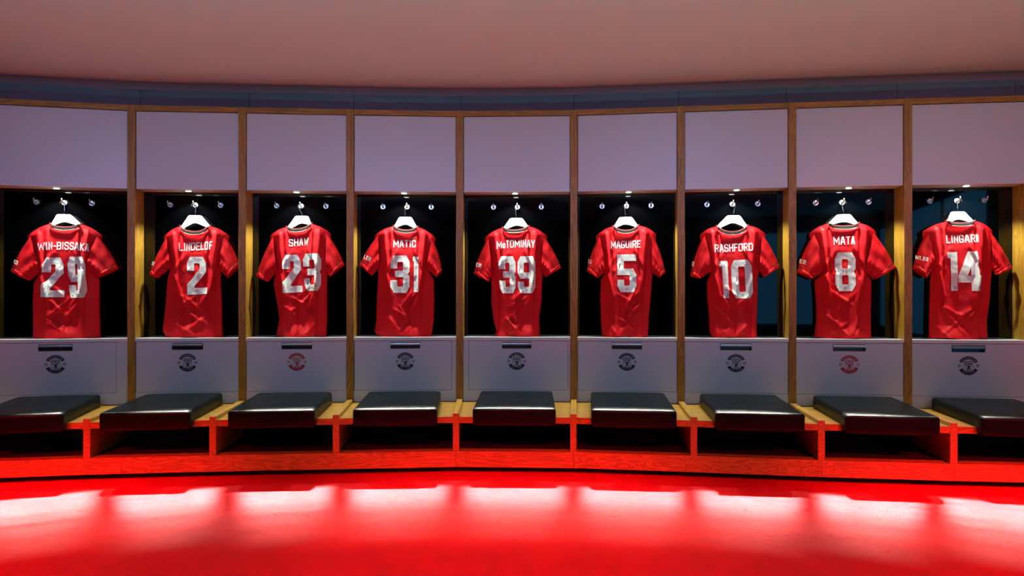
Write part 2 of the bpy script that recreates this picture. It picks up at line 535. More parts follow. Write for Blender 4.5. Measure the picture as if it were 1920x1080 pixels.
# the front wall: one backing, plus the painted panels that show above the lockers
bm = bmesh.new()
for a, c in zip(WPX[:-1], WPX[1:]):
    prism(bm, [(a.x, a.y + 0.012), (c.x, c.y + 0.012), (c.x, c.y + 0.10), (a.x, a.y + 0.10)], 0, 2.42)
wf = struct('wall_front', bm, BLACKIN)
for i in range(len(WPX) - 1):
    a, c = WPX[i], WPX[i + 1]
    d = (c - a).normalized() * 0.0015
    bm = bmesh.new()
    a2, c2 = a + d, c - d
    prism(bm, [(a2.x, a2.y), (c2.x, c2.y), (c2.x, c2.y + 0.012), (a2.x, a2.y + 0.012)], 2.16, 2.3525)
    obj('panel', bm, FASC, wf)
# ceiling: flat, running into the wall through a small cove
bm = bmesh.new()
R0 = 0.055
cove = []
for k in range(9):
    an = math.radians(90 * k / 8)
    cove.append((0.004 - (R0 + 0.004) * (1 - math.cos(an)), 2.353 + (CZ - 2.353) * math.sin(an)))
prof = [(-R0 + 0.004, CZ + 0.02), (-R0 + 0.001, CZ + 0.004), (-R0 - 0.003, CZ), (-0.12, CZ), (-0.6, CZ + 0.004)]
fine = []
for i in range(len(WPX) - 1):
    for k in range(6):
        fine.append(WPX[i].lerp(WPX[i + 1], k / 6))
fine.append(WPX[-1])
# soften the corners of the cove line
for _ in range(6):
    fine = [fine[0]] + [(fine[i - 1] + fine[i] * 2 + fine[i + 1]) / 4 for i in range(1, len(fine) - 1)] + [fine[-1]]
COVE_SHADE = mat('cove_shade_colour', (0.42, 0.20, 0.25), rough=0.9, var=0.03, scale=3)  # cove coloured darker than the ceiling, standing for the shade there
def sweep(pr, to_back):
    bm = bmesh.new(); grid = []
    for i, p in enumerate(fine):
        t = (fine[min(i + 1, len(fine) - 1)] - fine[max(0, i - 1)]).normalized()
        nrm = Vector((-t.y, t.x))
        row = [bm.verts.new((*(p + nrm * y), z)) for y, z in pr]
        if to_back:
            row.append(bm.verts.new((p.x * 1.02, ROOM_B, CZ + 0.004)))
        grid.append(row)
    for r0, r1 in zip(grid[:-1], grid[1:]):
        for k in range(len(r0) - 1):
            bm.faces.new([r0[k], r0[k + 1], r1[k + 1], r1[k]])
    return bm
cv = struct('trim_0', sweep(cove, False), COVE_SHADE)
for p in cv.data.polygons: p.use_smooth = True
bm = sweep(prof, True)
ce = struct('ceiling', bm, CEIL)
for p in ce.data.polygons: p.use_smooth = True
bm = bmesh.new(); box(bm, ROOM_L - 0.1, ROOM_R + 0.1, ROOM_B - 0.1, ROOM_F + 0.2, 2.45, 2.55)
struct('trim_1', bm, CEIL)
bm = bmesh.new(); box(bm, ROOM_L - 0.1, ROOM_L, ROOM_B, ROOM_F, 0, 2.45); struct('wall_left', bm, DARKWALL)
bm = bmesh.new(); box(bm, ROOM_R, ROOM_R + 0.1, ROOM_B, ROOM_F, 0, 2.45); struct('wall_right', bm, DARKWALL)
bm = bmesh.new(); box(bm, ROOM_L, ROOM_R, ROOM_B - 0.1, ROOM_B, 0, 2.45); struct('wall_back', bm, DARKWALL)

# glowing blue panels added on the unseen walls, to be mirrored in the black glass
BLUEGLOW = mat('added_blue_glow', (0.05, 0.2, 0.3), rough=0.4, emit=(0.07, 0.42, 0.85), estr=0.75)
n_trim = 2
for k, (y0, y1) in enumerate(((-3.3, -2.2), (-2.0, -0.9), (-0.7, 0.4), (0.6, 1.7))):
    bm = bmesh.new(); box(bm, ROOM_R - 0.03, ROOM_R, y0, y1, 0.55, 2.1, bev=0.004); struct('trim_%d' % n_trim, bm, BLUEGLOW); n_trim += 1
for k, (xa, xb) in enumerate(((1.3, 2.4), (2.6, 3.7))):
    bm = bmesh.new(); box(bm, xa, xb, ROOM_B, ROOM_B + 0.03, 0.55, 2.1, bev=0.004); struct('trim_%d' % n_trim, bm, BLUEGLOW); n_trim += 1

# ------------------------------------------------------------------ bench (one continuous built-in)
bench_M = Matrix.Translation((0, 4.4, 0))
bench = empty('bench', bench_M)
tag(bench, 'long curved oak bench with red-lit plinth, under the black seat cushions', 'bench')
BI = bench_M.inverted()
SLAB_T, SLAB_B = 0.3234, 0.288
PL_T, PL_B = 0.1295, 0.040
def v2(p): return (p.x, p.y)
for i in range(NB):
    a, c, fa, fc = P[i], P[i + 1], Q[i], Q[i + 1]
    ux = (c - a).normalized(); uf = (fc - fa).normalized()
    e = 0.0175
    bm = bmesh.new()
    prism(bm, [v2(fa + uf * e), v2(fc - uf * e), v2(c - ux * e + Vector((0, .03))), v2(a + ux * e + Vector((0, .03)))], SLAB_B, SLAB_T)
    obj('seat_board', bm, OAKX, bench, M=BI)
    # dark back and floor of the open bay below
    bm = bmesh.new()
    ab, cb = a.lerp(fa, 0.12), c.lerp(fc, 0.12)
    prism(bm, [v2(ab + ux * e), v2(cb - ux * e), v2(c - ux * e), v2(a + ux * e)], PL_T - 0.03, SLAB_B)
    obj('back_board', bm, BLACKIN, bench, M=BI)
    bm = bmesh.new()
    af, cf = fa.lerp(a, 0.13), fc.lerp(c, 0.13)
    prism(bm, [v2(af), v2(cf), v2(c), v2(a)], PL_T - 0.03, PL_T - 0.004)
    obj('base_board', bm, BLACKIN, bench, M=BI)
for i in range(NB + 1):
    a, fa = P[i], Q[i]
    d = (a - fa).normalized(); s = Vector((d.y, -d.x)) * 0.018
    f0 = fa - d * 0.004
    bm = bmesh.new()
    a1 = a - d * 0.004
    prism(bm, [v2(f0 - s), v2(f0 + s), v2(a1 + s), v2(a1 - s)], PL_T, 0.3434)
    bmesh.ops.bevel(bm, geom=bm.edges[:], offset=0.0015, segments=1, affect='EDGES')
    obj('divider', bm, OAKY, bench, M=BI)
# plinth boards, joints near the dividers but off them
def qpt(s):
    i = min(int(math.floor(s)), NB - 1); i = max(i, 0)
    return Q[i] + (Q[i + 1] - Q[i]) * (s - i)
joints = [0, 1.27, 2.17, 3.0, 4.0, 5.0, 5.93, 7.0, 8.0, 9]
for s0, s1 in zip(joints[:-1], joints[1:]):
    ss = [s0] + [k for k in range(int(s0) + 1, int(math.ceil(s1)))] + [s1]
    front = [qpt(s) for s in ss]
    front[0] = front[0] + (front[1] - front[0]).normalized() * 0.0008
    front[-1] = front[-1] + (front[-2] - front[-1]).normalized() * 0.0008
    bm = bmesh.new()
    pts = [(p.x, p.y - 0.006) for p in front] + [(p.x, p.y + 0.075) for p in reversed(front)]
    prism(bm, pts, PL_B, PL_T)
    pb = obj('plinth_board', bm, OAKX, bench, M=BI)
    for p in front[:1] + front[-1:]:
        pass
# recessed base under the plinth
bm = bmesh.new()
for i in range(NB):
    a, c = Q[i].lerp(P[i], 0.45), Q[i + 1].lerp(P[i + 1], 0.45)
    prism(bm, [v2(a), v2(c), v2(P[i + 1]), v2(P[i])], 0.0, PL_T - 0.03)
obj('recessed_base', bm, BLACKIN, bench, M=BI)

# ------------------------------------------------------------------ lockers
POSITION = ['', '', '', '', '', '', '', '', '']
NUMS = ['29', '2', '23', '31', '39', '5', '10', '8', '14']
PT = 0.0235           # half thickness of an upright
SH_T, SH_B = 0.743, 0.722
PAN_T, PAN_B = 2.18, 1.687
RAIL_T = 2.216
DR_T, DR_B = 0.7195, 0.4015
DRAWER_SPAN = {0: (-0.320, 0.345), 3: (-0.326, 0.298), 4: (-0.312, 0.330)}

def crest(parent, cz, y, m, under):
    """round club crest: two lettered banners, side balls, shield with ship and devil"""
    R = 0.060
    root = bmesh.new()
    def arc(bm, r0, r1, a0, a1, n, wob=0):
        prev = None
        for k in range(n + 1):
            a = math.radians(a0 + (a1 - a0) * k / n)
            rr = r1 + (wob * (1 if k % 2 else 0))
            p = [bm.verts.new((r0 * math.cos(a), y, cz + r0 * 0.97 * math.sin(a))), bm.verts.new((rr * math.cos(a), y, cz + rr * 0.97 * math.sin(a)))]
            if prev:
                bm.faces.new([prev[0], prev[1], p[1], p[0]])
            prev = p
    arc(root, R * 0.64, R * 0.95, 25, 155, 44, R * 0.06)
    arc(root, R * 0.64, R * 0.95, 205, 335, 44, R * 0.06)
    for s in (-1, 1):                                    # the two side balls, as rings
        cx = s * R * 0.87
        prev = None
        for k in range(17):
            a = 2 * math.pi * k / 16
            p = [root.verts.new((cx + rr * math.cos(a), y, cz + rr * math.sin(a))) for rr in (R * 0.09, R * 0.15)]
            if prev:
                root.faces.new([prev[0], prev[1], p[1], p[0]])
            prev = p
    def poly(pts):
        root.faces.new([root.verts.new((R * px, y, cz + R * pz)) for px, pz in pts])
    def stroke(pts, t):
        for q in strip([(R * a, R * b) for a, b in pts], R * t):
            root.faces.new([root.verts.new((p.x, y, cz + p.y)) for p in q])
    # shield: top block with the ship left open, outline below
    poly([(-0.40, 0.40), (-0.40, 0.16), (-0.30, 0.16), (-0.30, 0.40)])
    poly([(0.30, 0.40), (0.30, 0.16), (0.40, 0.16), (0.40, 0.40)])
    poly([(-0.30, 0.22), (-0.30, 0.14), (0.30, 0.14), (0.30, 0.22)])
    poly([(-0.34, 0.46), (-0.30, 0.38), (0.30, 0.38), (0.34, 0.46)])
    poly([(-0.2, 0.26), (-0.13, 0.23), (0.13, 0.23), (0.2, 0.26)])
    for sx in (-0.1, 0.0, 0.1):
        poly([(sx - 0.035, 0.28), (sx + 0.035, 0.28), (sx + 0.03, 0.35), (sx - 0.03, 0.35)])
    stroke([(-0.40, 0.14), (-0.42, -0.2), (-0.28, -0.5), (0, -0.66)], 0.045)
    stroke([(0.40, 0.14), (0.42, -0.2), (0.28, -0.5), (0, -0.66)], 0.045)
    # devil: head, horns, body, arms, legs, tail, trident
    poly([(-0.09, 0.06), (-0.07, -0.04), (0.05, -0.04), (0.07, 0.06), (0.03, 0.03), (-0.05, 0.03)])
    poly([(-0.12, -0.04), (0.1, -0.04), (0.07, -0.28), (-0.06, -0.28)])
    stroke([(-0.10, -0.07), (-0.22, -0.02), (-0.26, 0.06)], 0.085)
    stroke([(0.08, -0.07), (0.18, -0.13)], 0.085)
    stroke([(-0.03, -0.26), (-0.09, -0.38), (-0.03, -0.52)], 0.10)
    stroke([(0.05, -0.26), (0.12, -0.38), (0.17, -0.44)], 0.10)
    stroke([(0.20, 0.08), (0.16, -0.2), (0.10, -0.46)], 0.045)
    stroke([(0.13, 0.09), (0.14, 0.0), (0.24, 0.0), (0.27, 0.09)], 0.045)
    stroke([(-0.07, -0.3), (-0.2, -0.32), (-0.24, -0.22)], 0.04)
    c = obj('crest', root, m, parent)
    # letters in the panel colour on the banners
    def arctext(txt, a0, a1, rmid, h, flip):
        lb = bmesh.new()
        n = len(txt)
        for k, ch in enumerate(txt):
            a = math.radians(a0 + (a1 - a0) * (k + 0.5) / n)
            for q in glyph(ch, 0.56, 0.10):
                vs = []
                for p in q:
                    lx, lz = (p.x - 0.28) * h, (p.y - 0.5) * h
                    if flip:
                        ang = a + math.pi / 2
                    else:
                        ang = a - math.pi / 2
                    X = rmid * math.cos(a) + lx * math.cos(ang) - lz * math.sin(ang)
                    Z = rmid * math.sin(a) + lx * math.sin(ang) + lz * math.cos(ang)
                    vs.append(lb.verts.new((X, y - 0.0004, cz + Z * 0.97)))
                lb.faces.new(vs)
        obj('crest_lettering', lb, under, parent)
    arctext('MANCHESTER', 148, 32, R * 0.795, R * 0.17, False)
    arctext('UNITED', 224, 316, R * 0.795, R * 0.17, True)
    return c

LIGHTS = []
HOOKS_Z = 1.606
lockers = []
ORD = ['the shirt number twenty-nine', 'the shirt number two', 'the shirt number twenty-three', 'the shirt number thirty-one', 'the shirt number thirty-nine',
       'the shirt number five', 'the shirt number ten', 'the shirt number eight', 'the shirt number fourteen']

def downlight_bm(r, z0, z1, n=20):
    bm = bmesh.new()
    bmesh.ops.create_cone(bm, cap_ends=True, segments=n, radius1=r, radius2=r * 0.92, depth=abs(z1 - z0),
                          matrix=Matrix.Translation((0, 0, (z0 + z1) / 2)))
    return bm

for i, b in enumerate(BAYS):
    lk = empty('locker', b.M)
    col = 'red' if i in (2, 7) else 'black'
    tag(lk, 'white and oak locker with a %s crest, behind %s' % (col, ORD[i]), 'locker', 'lockers along the curved wall')
    hw = b.w / 2
    # uprights (left one of each bay; the last bay also owns the right one)
    for j in ([i] if i < NB - 1 else [i, i + 1]):
        p = P[j]
        if j == 0: a = BAYS[0].th
        elif j == NB: a = BAYS[-1].th
        else: a = (BAYS[j - 1].th + BAYS[j].th) / 2
        bm = bmesh.new()
        box(bm, -PT, PT, 0.0, 0.163, 0.326, RAIL_T, bev=0.0015)
        obj('upright', bm, OAKZ, lk, M=b.Mi @ Matrix.Translation((p.x, p.y, 0)) @ Matrix.Rotation(a, 4, 'Z'))
    x0, x1 = -hw + PT - 0.002, hw - PT + 0.002
    bm = bmesh.new(); box(bm, x0, x1, 0.003, 0.155, PAN_T + 0.001, RAIL_T - 0.001, bev=0.001); obj('top_rail', bm, OAKX, lk)
    bm = bmesh.new(); box(bm, x0 + 0.004, x1 - 0.004, 0.012, 0.032, PAN_B, PAN_T - 0.002, bev=0.002); obj('upper_panel', bm, WHITE, lk)
    bm = bmesh.new(); box(bm, x0, x1, 0.033, 0.158, PAN_B + 0.002, PAN_B + 0.02); obj('soffit', bm, SHELFW, lk)
    bm = bmesh.new(); box(bm, x0, x1, 0.158, 0.163, SH_T, PAN_B + 0.02); obj('back_panel', bm, GLASS, lk)
    bm = bmesh.new(); box(bm, x0, x1, 0.002, 0.158, SH_B, SH_T, bev=0.002); obj('shelf', bm, SHELFW, lk)
    # downlight
    lx = -0.012 if i < 5 else 0.012
    bm = downlight_bm(0.020, PAN_B - 0.003, PAN_B + 0.003); bmesh.ops.translate(bm, verts=bm.verts, vec=(lx, 0.062, 0))
    dl = obj('downlight', bm, STEEL, lk)
    bm = downlight_bm(0.017, PAN_B - 0.005, PAN_B - 0.002); bmesh.ops.translate(bm, verts=bm.verts, vec=(lx, 0.062, 0))
    obj('lens', bm, LENS, dl)
    LIGHTS.append((b, lx))
    # coat hooks
    for hx in (-0.16, 0, 0.16):
        bm = bmesh.new(); disc_y(bm, hx, HOOKS_Z, 0.150, 0.158, 0.0165)
        bmesh.ops.bevel(bm, geom=[e for e in bm.edges if abs(e.verts[0].co.y - e.verts[1].co.y) < 1e-6 and e.verts[0].co.y < 0.151], offset=0.002, segments=2, affect='EDGES')
        ck = obj('coat_hook', bm, STEEL, lk, smooth=False)
        bm = bmesh.new()
        tube(bm, [(hx, 0.152, HOOKS_Z - 0.002), (hx, 0.130, HOOKS_Z - 0.004), (hx, 0.118, HOOKS_Z + 0.000), (hx, 0.112, HOOKS_Z + 0.010), (hx, 0.110, HOOKS_Z + 0.022)], [0.005, 0.0045, 0.0045, 0.004, 0.0035], 10)
        obj('prong', bm, STEEL, ck, smooth=True)
    # drawer with a cup handle
    d0, d1 = DRAWER_SPAN.get(i, (x0 + 0.004, x1 - 0.004))
    fx0, fx1 = x0, x1
    bm = bmesh.new()
    if d0 - fx0 > 0.01: box(bm, fx0, d0 - 0.002, 0.010, 0.028, DR_B - 0.002, SH_B)
    if fx1 - d1 > 0.01: box(bm, d1 + 0.002, fx1, 0.010, 0.028, DR_B - 0.002, SH_B)
    box(bm, fx0, fx1, 0.010, 0.028, 0.326, DR_B - 0.002)
    obj('lower_panel', bm, WHITE, lk)
    bm = bmesh.new(); box(bm, x0, x1, 0.05, 0.06, 0.33, SH_B); obj('carcass', bm, BLACKIN, lk)
    hx0, hx1, hz0, hz1 = -0.096, 0.096, 0.668, 0.711
    bm = bmesh.new()
    yf, yb = 0.010, 0.028
    box(bm, d0, hx0, yf, yb, DR_B, DR_T); box(bm, hx1, d1, yf, yb, DR_B, DR_T)
    box(bm, hx0, hx1, yf, yb, DR_B, hz0); box(bm, hx0, hx1, yf, yb, hz1, DR_T)
    dr = obj('drawer', bm, WHITE, lk)
    # handle: recessed steel cup, its upper half closed by a curved lip
    bm = bmesh.new()
    e = 0.0015; dp = 0.040
    box(bm, hx0 + e, hx1 - e, dp - 0.002, dp, hz0 + e, hz1 - e)
    box(bm, hx0 + e, hx0 + 0.004, 0.0085, dp, hz0 + e, hz1 - e); box(bm, hx1 - 0.004, hx1 - e, 0.0085, dp, hz0 + e, hz1 - e)
    box(bm, hx0 + e, hx1 - e, 0.0085, dp, hz0 + e, hz0 + 0.004); box(bm, hx0 + e, hx1 - e, 0.0085, dp, hz1 - 0.004, hz1 - e)
    obj('handle', bm, CUP, dr)
    bm = bmesh.new()
    rows = []
    for k in range(9):
        a = math.radians(90 * k / 8)
        rows.append((0.0085 - 0.006 * math.sin(a), hz1 - e - 0.020 * (1 - math.cos(a)) ))
    pv = None
    for yy, zz in rows:
        p = [bm.verts.new((xx, yy, zz)) for xx in (hx0 + e, hx1 - e)]
        if pv: bm.faces.new([pv[0], pv[1], p[1], p[0]])
        pv = p
    obj('handle_lip', bm, LIPM, dr, smooth=True)
    crest(dr, 0.587, 0.0094, CRESTR if i in (2, 7) else CRESTK, WHITE)
    lockers.append(lk)

# one wide spot behind each lens; narrow unseen washers added for the floor bands
BANDS = [(-60, 200), (200, 430), (430, 640), (640, 855), (855, 1075), (1075, 1292), (1292, 1515), (1515, 1748), (1748, 2010)]
def floor_pt(px, dist):
    return Vector(((px - 960) / F * dist, dist, 0))
for (b, lx), (c0, c1) in zip(LIGHTS, BANDS):
    l = bpy.data.lights.new('locker_spot', 'SPOT')
    l.energy = LAMP_P['spot']; l.color = (0.86, 1.0, 0.84)
    l.spot_size = math.radians(116); l.spot_blend = 0.45; l.shadow_soft_size = 0.014
    o = bpy.data.objects.new('locker_spot', l); COL.objects.link(o)
    o.matrix_world = b.M @ Matrix.Translation((lx, 0.050, PAN_B - 0.008)) @ Matrix.Rotation(math.radians(7), 4, 'X')
    for pw, D, spr in zip(LAMP_P['wash'], (-0.92, -1.02, -1.12, -1.23, -1.36, -1.53), (4, 4, 4, 5, 7, 9)):
        cD = (b.M @ Vector((0, D, 0)))
        cpx = (c0 + c1) / 2
        tgt = floor_pt(cpx, cD.y)
        wid = (c1 - c0) / F * cD.y - 0.105 - 0.28 * abs(tgt.x - cD.x)
        src = b.M @ Vector((0, 0.018, PAN_B - 0.006))
        la = area_lamp('added_washer', src, tgt, wid, 0.03, pw, (1.0, 0.89, 0.77), spread=spr)
        # keep the long side level
        z = (src - tgt).normalized(); xax = Vector((0, 0, 1)).cross(z).normalized()
        yax = z.cross(xax).normalized()
        R3 = Matrix((xax, yax, z)).transposed().to_4x4()
        la.matrix_world = Matrix.Translation(src) @ R3

# ------------------------------------------------------------------ seat cushions
def cushion_bm(wd, yb, yf, lip, zb, zf, zbot, zlip, seed):
    """cushion with a lip over the bench front; profile in (y, z) swept along x, origin at its back"""
    bm = bmesh.new()
    prof = [(yb, zbot), (lip, zbot), (lip, zlip), (yf, zlip), (yf, zf), (yb, zb)]
    L = [bm.verts.new((-wd / 2, y, z)) for y, z in prof]
    R = [bm.verts.new((wd / 2, y, z)) for y, z in prof]
    bm.faces.new(L); bm.faces.new(R[::-1])
    n = len(prof)
    es = []
    for k in range(n):
        bm.faces.new([L[k], R[k], R[(k + 1) % n], L[(k + 1) % n]])
    bm.edges.ensure_lookup_table()
    keep = set()
    for e in bm.edges:
        m = (e.verts[0].co + e.verts[1].co) / 2
        if abs(m.y - lip) < 1e-5:                 # the hidden inner corner stays sharp
            continue
        if abs(m.z - zbot) < 1e-5 and m.y > lip:
            continue
        keep.add(e)
    bmesh.ops.bevel(bm, geom=list(keep), offset=0.017, segments=5, affect='EDGES', profile=0.5)
    bmesh.ops.triangulate(bm, faces=[f for f in bm.faces if len(f.verts) > 4])
    dp = yb - yf
    for ax, n, lo, ln in ((0, 12, -wd / 2, wd), (1, 16, yf, dp)):
        for k in range(1, n):
            no = Vector((0, 0, 0)); no[ax] = 1
            co = Vector((0, 0, 0)); co[ax] = lo + ln * k / n
            bmesh.ops.bisect_plane(bm, geom=bm.verts[:] + bm.edges[:] + bm.faces[:], plane_co=co, plane_no=no)
    rnd = Vector((seed * 3.1, seed * 1.7, 0))
    ym = (yb + yf) / 2
    for v in bm.verts:
        fx = max(0, 1 - (2 * v.co.x / wd) ** 2); fy = max(0, 1 - (2 * (v.co.y - ym) / dp) ** 4)
        k = fx * fy
        if v.co.z > zf - 0.02:
            v.co.z += 0.007 * k + 0.003 * noise.noise(v.co * 7 + rnd) * k
        if v.co.y < yf + 0.02:
            v.co.y -= 0.005 * fx
    return bm
for i, b in enumerate(BAYS):
    # axis of the seat: from the middle of the back to the middle between the divider fronts
    back = (P[i] + P[i + 1]) / 2; front = (Q[i] + Q[i + 1]) / 2
    if i == 0:
        back = (b.M @ Vector((0.04, 0, 0))).to_2d(); front = back + Vector((0.17, -0.6))
        d0 = Vector((0.245, -0.97))
        front = back + d0.normalized() * 0.62
    d = (back - front).normalized()
    ang = math.atan2(d.x, d.y)
    th = -ang
    bf = (back - front).length
    wd = 0.462
    qs = []
    for sx in (-0.235, 0.235):                 # where the bench front passes under the two sides of the cushion
        n = Vector((d.y, -d.x)); o2 = back + n * sx
        qa, qb = Q[i], Q[i + 1]; e = qb - qa
        # o2 - d * t = qa + e * u
        rx, ry = qa.x - o2.x, qa.y - o2.y
        t = (rx * -e.y - ry * -e.x) / (-d.x * -e.y - -d.y * -e.x)
        qs.append(t)
    yb, yf, lip = -0.045, -(sum(qs) / 2 + 0.092), -(max(qs) + 0.006)
    M = Matrix.Translation((back.x, back.y, SLAB_T)) @ Matrix.Rotation(th, 4, 'Z')
    bm = cushion_bm(wd, yb, yf, lip, 0.077, 0.064, 0.0006, -0.036, i + 1)
    cu = obj('seat_cushion', bm, LEATHER, None, smooth=True)
    cu.matrix_world = M
    tag(cu, 'black leather seat cushion on the oak bench below %s' % ORD[i], 'cushion', 'black cushions along the bench')
    # stitched seams down the two front corners
    for s in (-1, 1):
        bm = bmesh.new()
        tube(bm, [(s * (wd / 2 - 0.0055), yf + 0.0055, -0.022 + 0.07 * k / 8) for k in range(9)], 0.0020, 6)
        obj('seam', bm, LEATHER, cu, smooth=True)

# ------------------------------------------------------------------ hangers and shirts
YS = 0.118      # mid plane of a hanging shirt behind the locker front
CROP = {0: (0, 340), 1: (0, 340), 2: (440, 340), 3: (440, 340), 4: (860, 340), 5: (860, 340), 6: (1260, 340), 7: (1260, 340), 8: (1560, 340)}
K = 3.375
DATA = {
 0: dict(cl=(310, 270), cr=(515, 272), low=(410, 298), sl=(165, 345), sr=(640, 345),
         L=((65, 565), (188, 628), (248, 572)), R=((745, 550), (610, 614), (555, 555)),
         bl=[(205, 640), (198, 760), (200, 880), (200, 1005)], br=[(625, 620), (625, 760), (628, 900), (632, 996)],
         name=('WAN-BISSAKA', [(245, 392), (568, 396), (565, 446), (248, 440)], 10, [1, .45, .8, .9, 1, .8, 1, 1, 1, 1, .75]),
         dig=[('2', [(283, 483), (405, 483), (410, 733), (260, 733)]), ('9', [(430, 478), (542, 478), (555, 736), (435, 738)])],
         arm=('LER', [(93, 494), (126, 509), (119, 531), (86, 516)]), hk=(120, 402)),
 1: dict(cl=(1135, 285), cr=(1330, 283), low=(1235, 326), sl=(1030, 350), sr=(1443, 345),
         L=((945, 585), (1000, 612), (1072, 545)), R=((1512, 530), (1437, 612), (1395, 560)),
         bl=[(1052, 620), (1040, 780), (1030, 880), (1022, 945), (1045, 985)], br=[(1392, 640), (1400, 790), (1400, 900), (1408, 985)],
         name=('LINDELOF', [(1135, 392), (1348, 380), (1346, 432), (1138, 442)], 0, [1, .8, .8, 1, 1, .9, .9, .8]),
         dig=[('2', [(1185, 478), (1305, 478), (1320, 712), (1192, 718)])],
         arm=('R', [(965, 505), (988, 511), (981, 536), (959, 530)]), hk=(366, 404)),
 2: dict(cl=(325, 290), cr=(490, 270), low=(408, 308), sl=(220, 345), sr=(605, 330),
         L=((135, 595), (210, 637), (255, 575)), R=((690, 525), (600, 605), (588, 580)),
         bl=[(242, 650), (262, 760), (278, 870), (258, 988)], br=[(583, 620), (582, 760), (583, 880), (578, 988)],
         name=('SHAW', [(343, 367), (470, 357), (466, 405), (345, 413)], 0, [1, 1, .9, .7]),
         dig=[('2', [(307, 467), (415, 464), (432, 700), (312, 708)]), ('3', [(430, 457), (550, 457), (545, 692), (445, 695)])],
         arm=None, hk=(566, 405)),
 3: dict(cl=(1000, 285), cr=(1160, 290), low=(1080, 316), sl=(885, 340), sr=(1270, 355),
         L=((790, 525), (870, 598), (905, 545)), R=((1312, 565), (1275, 608), (1225, 560)),
         bl=[(905, 610), (895, 780), (893, 880), (883, 955), (905, 980)], br=[(1260, 620), (1262, 760), (1260, 880), (1245, 978)],
         name=('MATIC', [(1005, 372), (1148, 372), (1148, 418), (1006, 418)], 0, None),
         dig=[('3', [(988, 470), (1108, 470), (1108, 706), (988, 706)]), ('1', [(1122, 472), (1170, 472), (1170, 706), (1122, 706)])],
         arm=('LER', [(822, 462), (868, 485), (861, 511), (815, 488)]), hk=(760, 407)),
 4: dict(cl=(275, 295), cr=(447, 285), low=(360, 315), sl=(165, 355), sr=(560, 345),
         L=((95, 583), (190, 635), (203, 590)), R=((648, 545), (548, 607), (533, 570)),
         bl=[(205, 640), (205, 760), (220, 880), (240, 955), (215, 982)], br=[(530, 620), (525, 760), (510, 860), (515, 980)],
         name=('McTOMINAY', [(240, 382), (483, 374), (481, 422), (242, 430)], 8, [1, .9, .8, 1, 1, .8, .9, .9, .9]),
         dig=[('3', [(252, 475), (360, 475), (362, 708), (263, 708)]), ('9', [(372, 475), (487, 475), (485, 708), (376, 708)])],
         arm=('ER', [(112, 513), (147, 525), (141, 550), (107, 538)]), hk=(968, 409)),
 5: dict(cl=(975, 285), cr=(1142, 280), low=(1065, 318), sl=(868, 345), sr=(1250, 330),
         L=((810, 565), (880, 615), (925, 570)), R=((1308, 572), (1270, 610), (1230, 578)),
         bl=[(900, 620), (895, 740), (900, 900), (905, 984)], br=[(1225, 620), (1215, 750), (1205, 860), (1200, 984)],
         name=('MAGUIRE', [(963, 378), (1150, 374), (1149, 420), (964, 426)], 0, None),
         dig=[('5', [(1003, 463), (1122, 463), (1125, 702), (1005, 702)])],
         arm=('LE', [(823, 492), (845, 498), (840, 523), (819, 517)]), hk=(1173, 407)),
 6: dict(cl=(280, 285), cr=(485, 280), low=(385, 327), sl=(180, 335), sr=(595, 330),
         L=((117, 598), (180, 617), (250, 570)), R=((682, 540), (580, 607), (560, 560)),
         bl=[(222, 640), (226, 740), (237, 860), (240, 960), (255, 990)], br=[(545, 620), (545, 740), (540, 860), (540, 988)],
         name=('RASHFORD', [(267, 400), (508, 390), (509, 440), (268, 450)], 0, None),
         dig=[('1', [(292, 503), (352, 500), (363, 742), (303, 742)]), ('0', [(370, 500), (495, 495), (517, 740), (380, 742)])],
         arm=('R', [(130, 505), (142, 509), (138, 540), (126, 537)]), hk=(1375, 404)),
 7: dict(cl=(985, 268), cr=(1190, 265), low=(1085, 292), sl=(875, 330), sr=(1300, 320),
         L=((793, 575), (890, 620), (965, 572)), R=((1415, 542), (1280, 622), (1230, 570)),
         bl=[(905, 630), (915, 760), (918, 880), (903, 992)], br=[(1270, 630), (1268, 760), (1265, 880), (1268, 992)],
         name=('MATA', [(1018, 352), (1153, 348), (1152, 398), (1020, 403)], 0, [1, 1, .9, .7]),
         dig=[('8', [(1027, 450), (1155, 450), (1157, 695), (1031, 695)])],
         arm=('ER', [(810, 490), (847, 502), (841, 529), (805, 517)]), hk=(1582, 402)),
 8: dict(cl=(725, 255), cr=(912, 252), low=(820, 272), sl=(580, 320), sr=(1025, 312),
         L=((520, 550), (605, 612), (637, 540)), R=((1142, 545), (1040, 592), (1025, 520)),
         bl=[(628, 620), (625, 760), (622, 880), (620, 992)], br=[(1018, 620), (1010, 740), (990, 880), (992, 1002)],
         name=('LINGARD', [(722, 342), (920, 335), (920, 385), (724, 392)], 0, [1, 1, .9, 1, 1, 1, .45]),
         dig=[('1', [(722, 447), (790, 445), (797, 695), (732, 695)]), ('4', [(797, 445), (925, 443), (942, 693), (795, 695)])],
         arm=('HLER', [(530, 468), (602, 485), (597, 509), (526, 493)]), hk=(1796, 397)),
}
HLAB = ['white clothes hanger in the neck of %s' % s for s in ORD]

def lin(pts, s):
    """piecewise linear y(s) through (s, y) pairs"""
    if s <= pts[0][0]: return pts[0][1]
    for (s0, a), (s1, c) in zip(pts[:-1], pts[1:]):
        if s <= s1:
            return a + (c - a) * (s - s0) / max(1e-9, s1 - s0)
    return pts[-1][1]

def smst(a, b, x):
    t = min(1, max(0, (x - a) / (b - a)))
    return t * t * (3 - 2 * t)

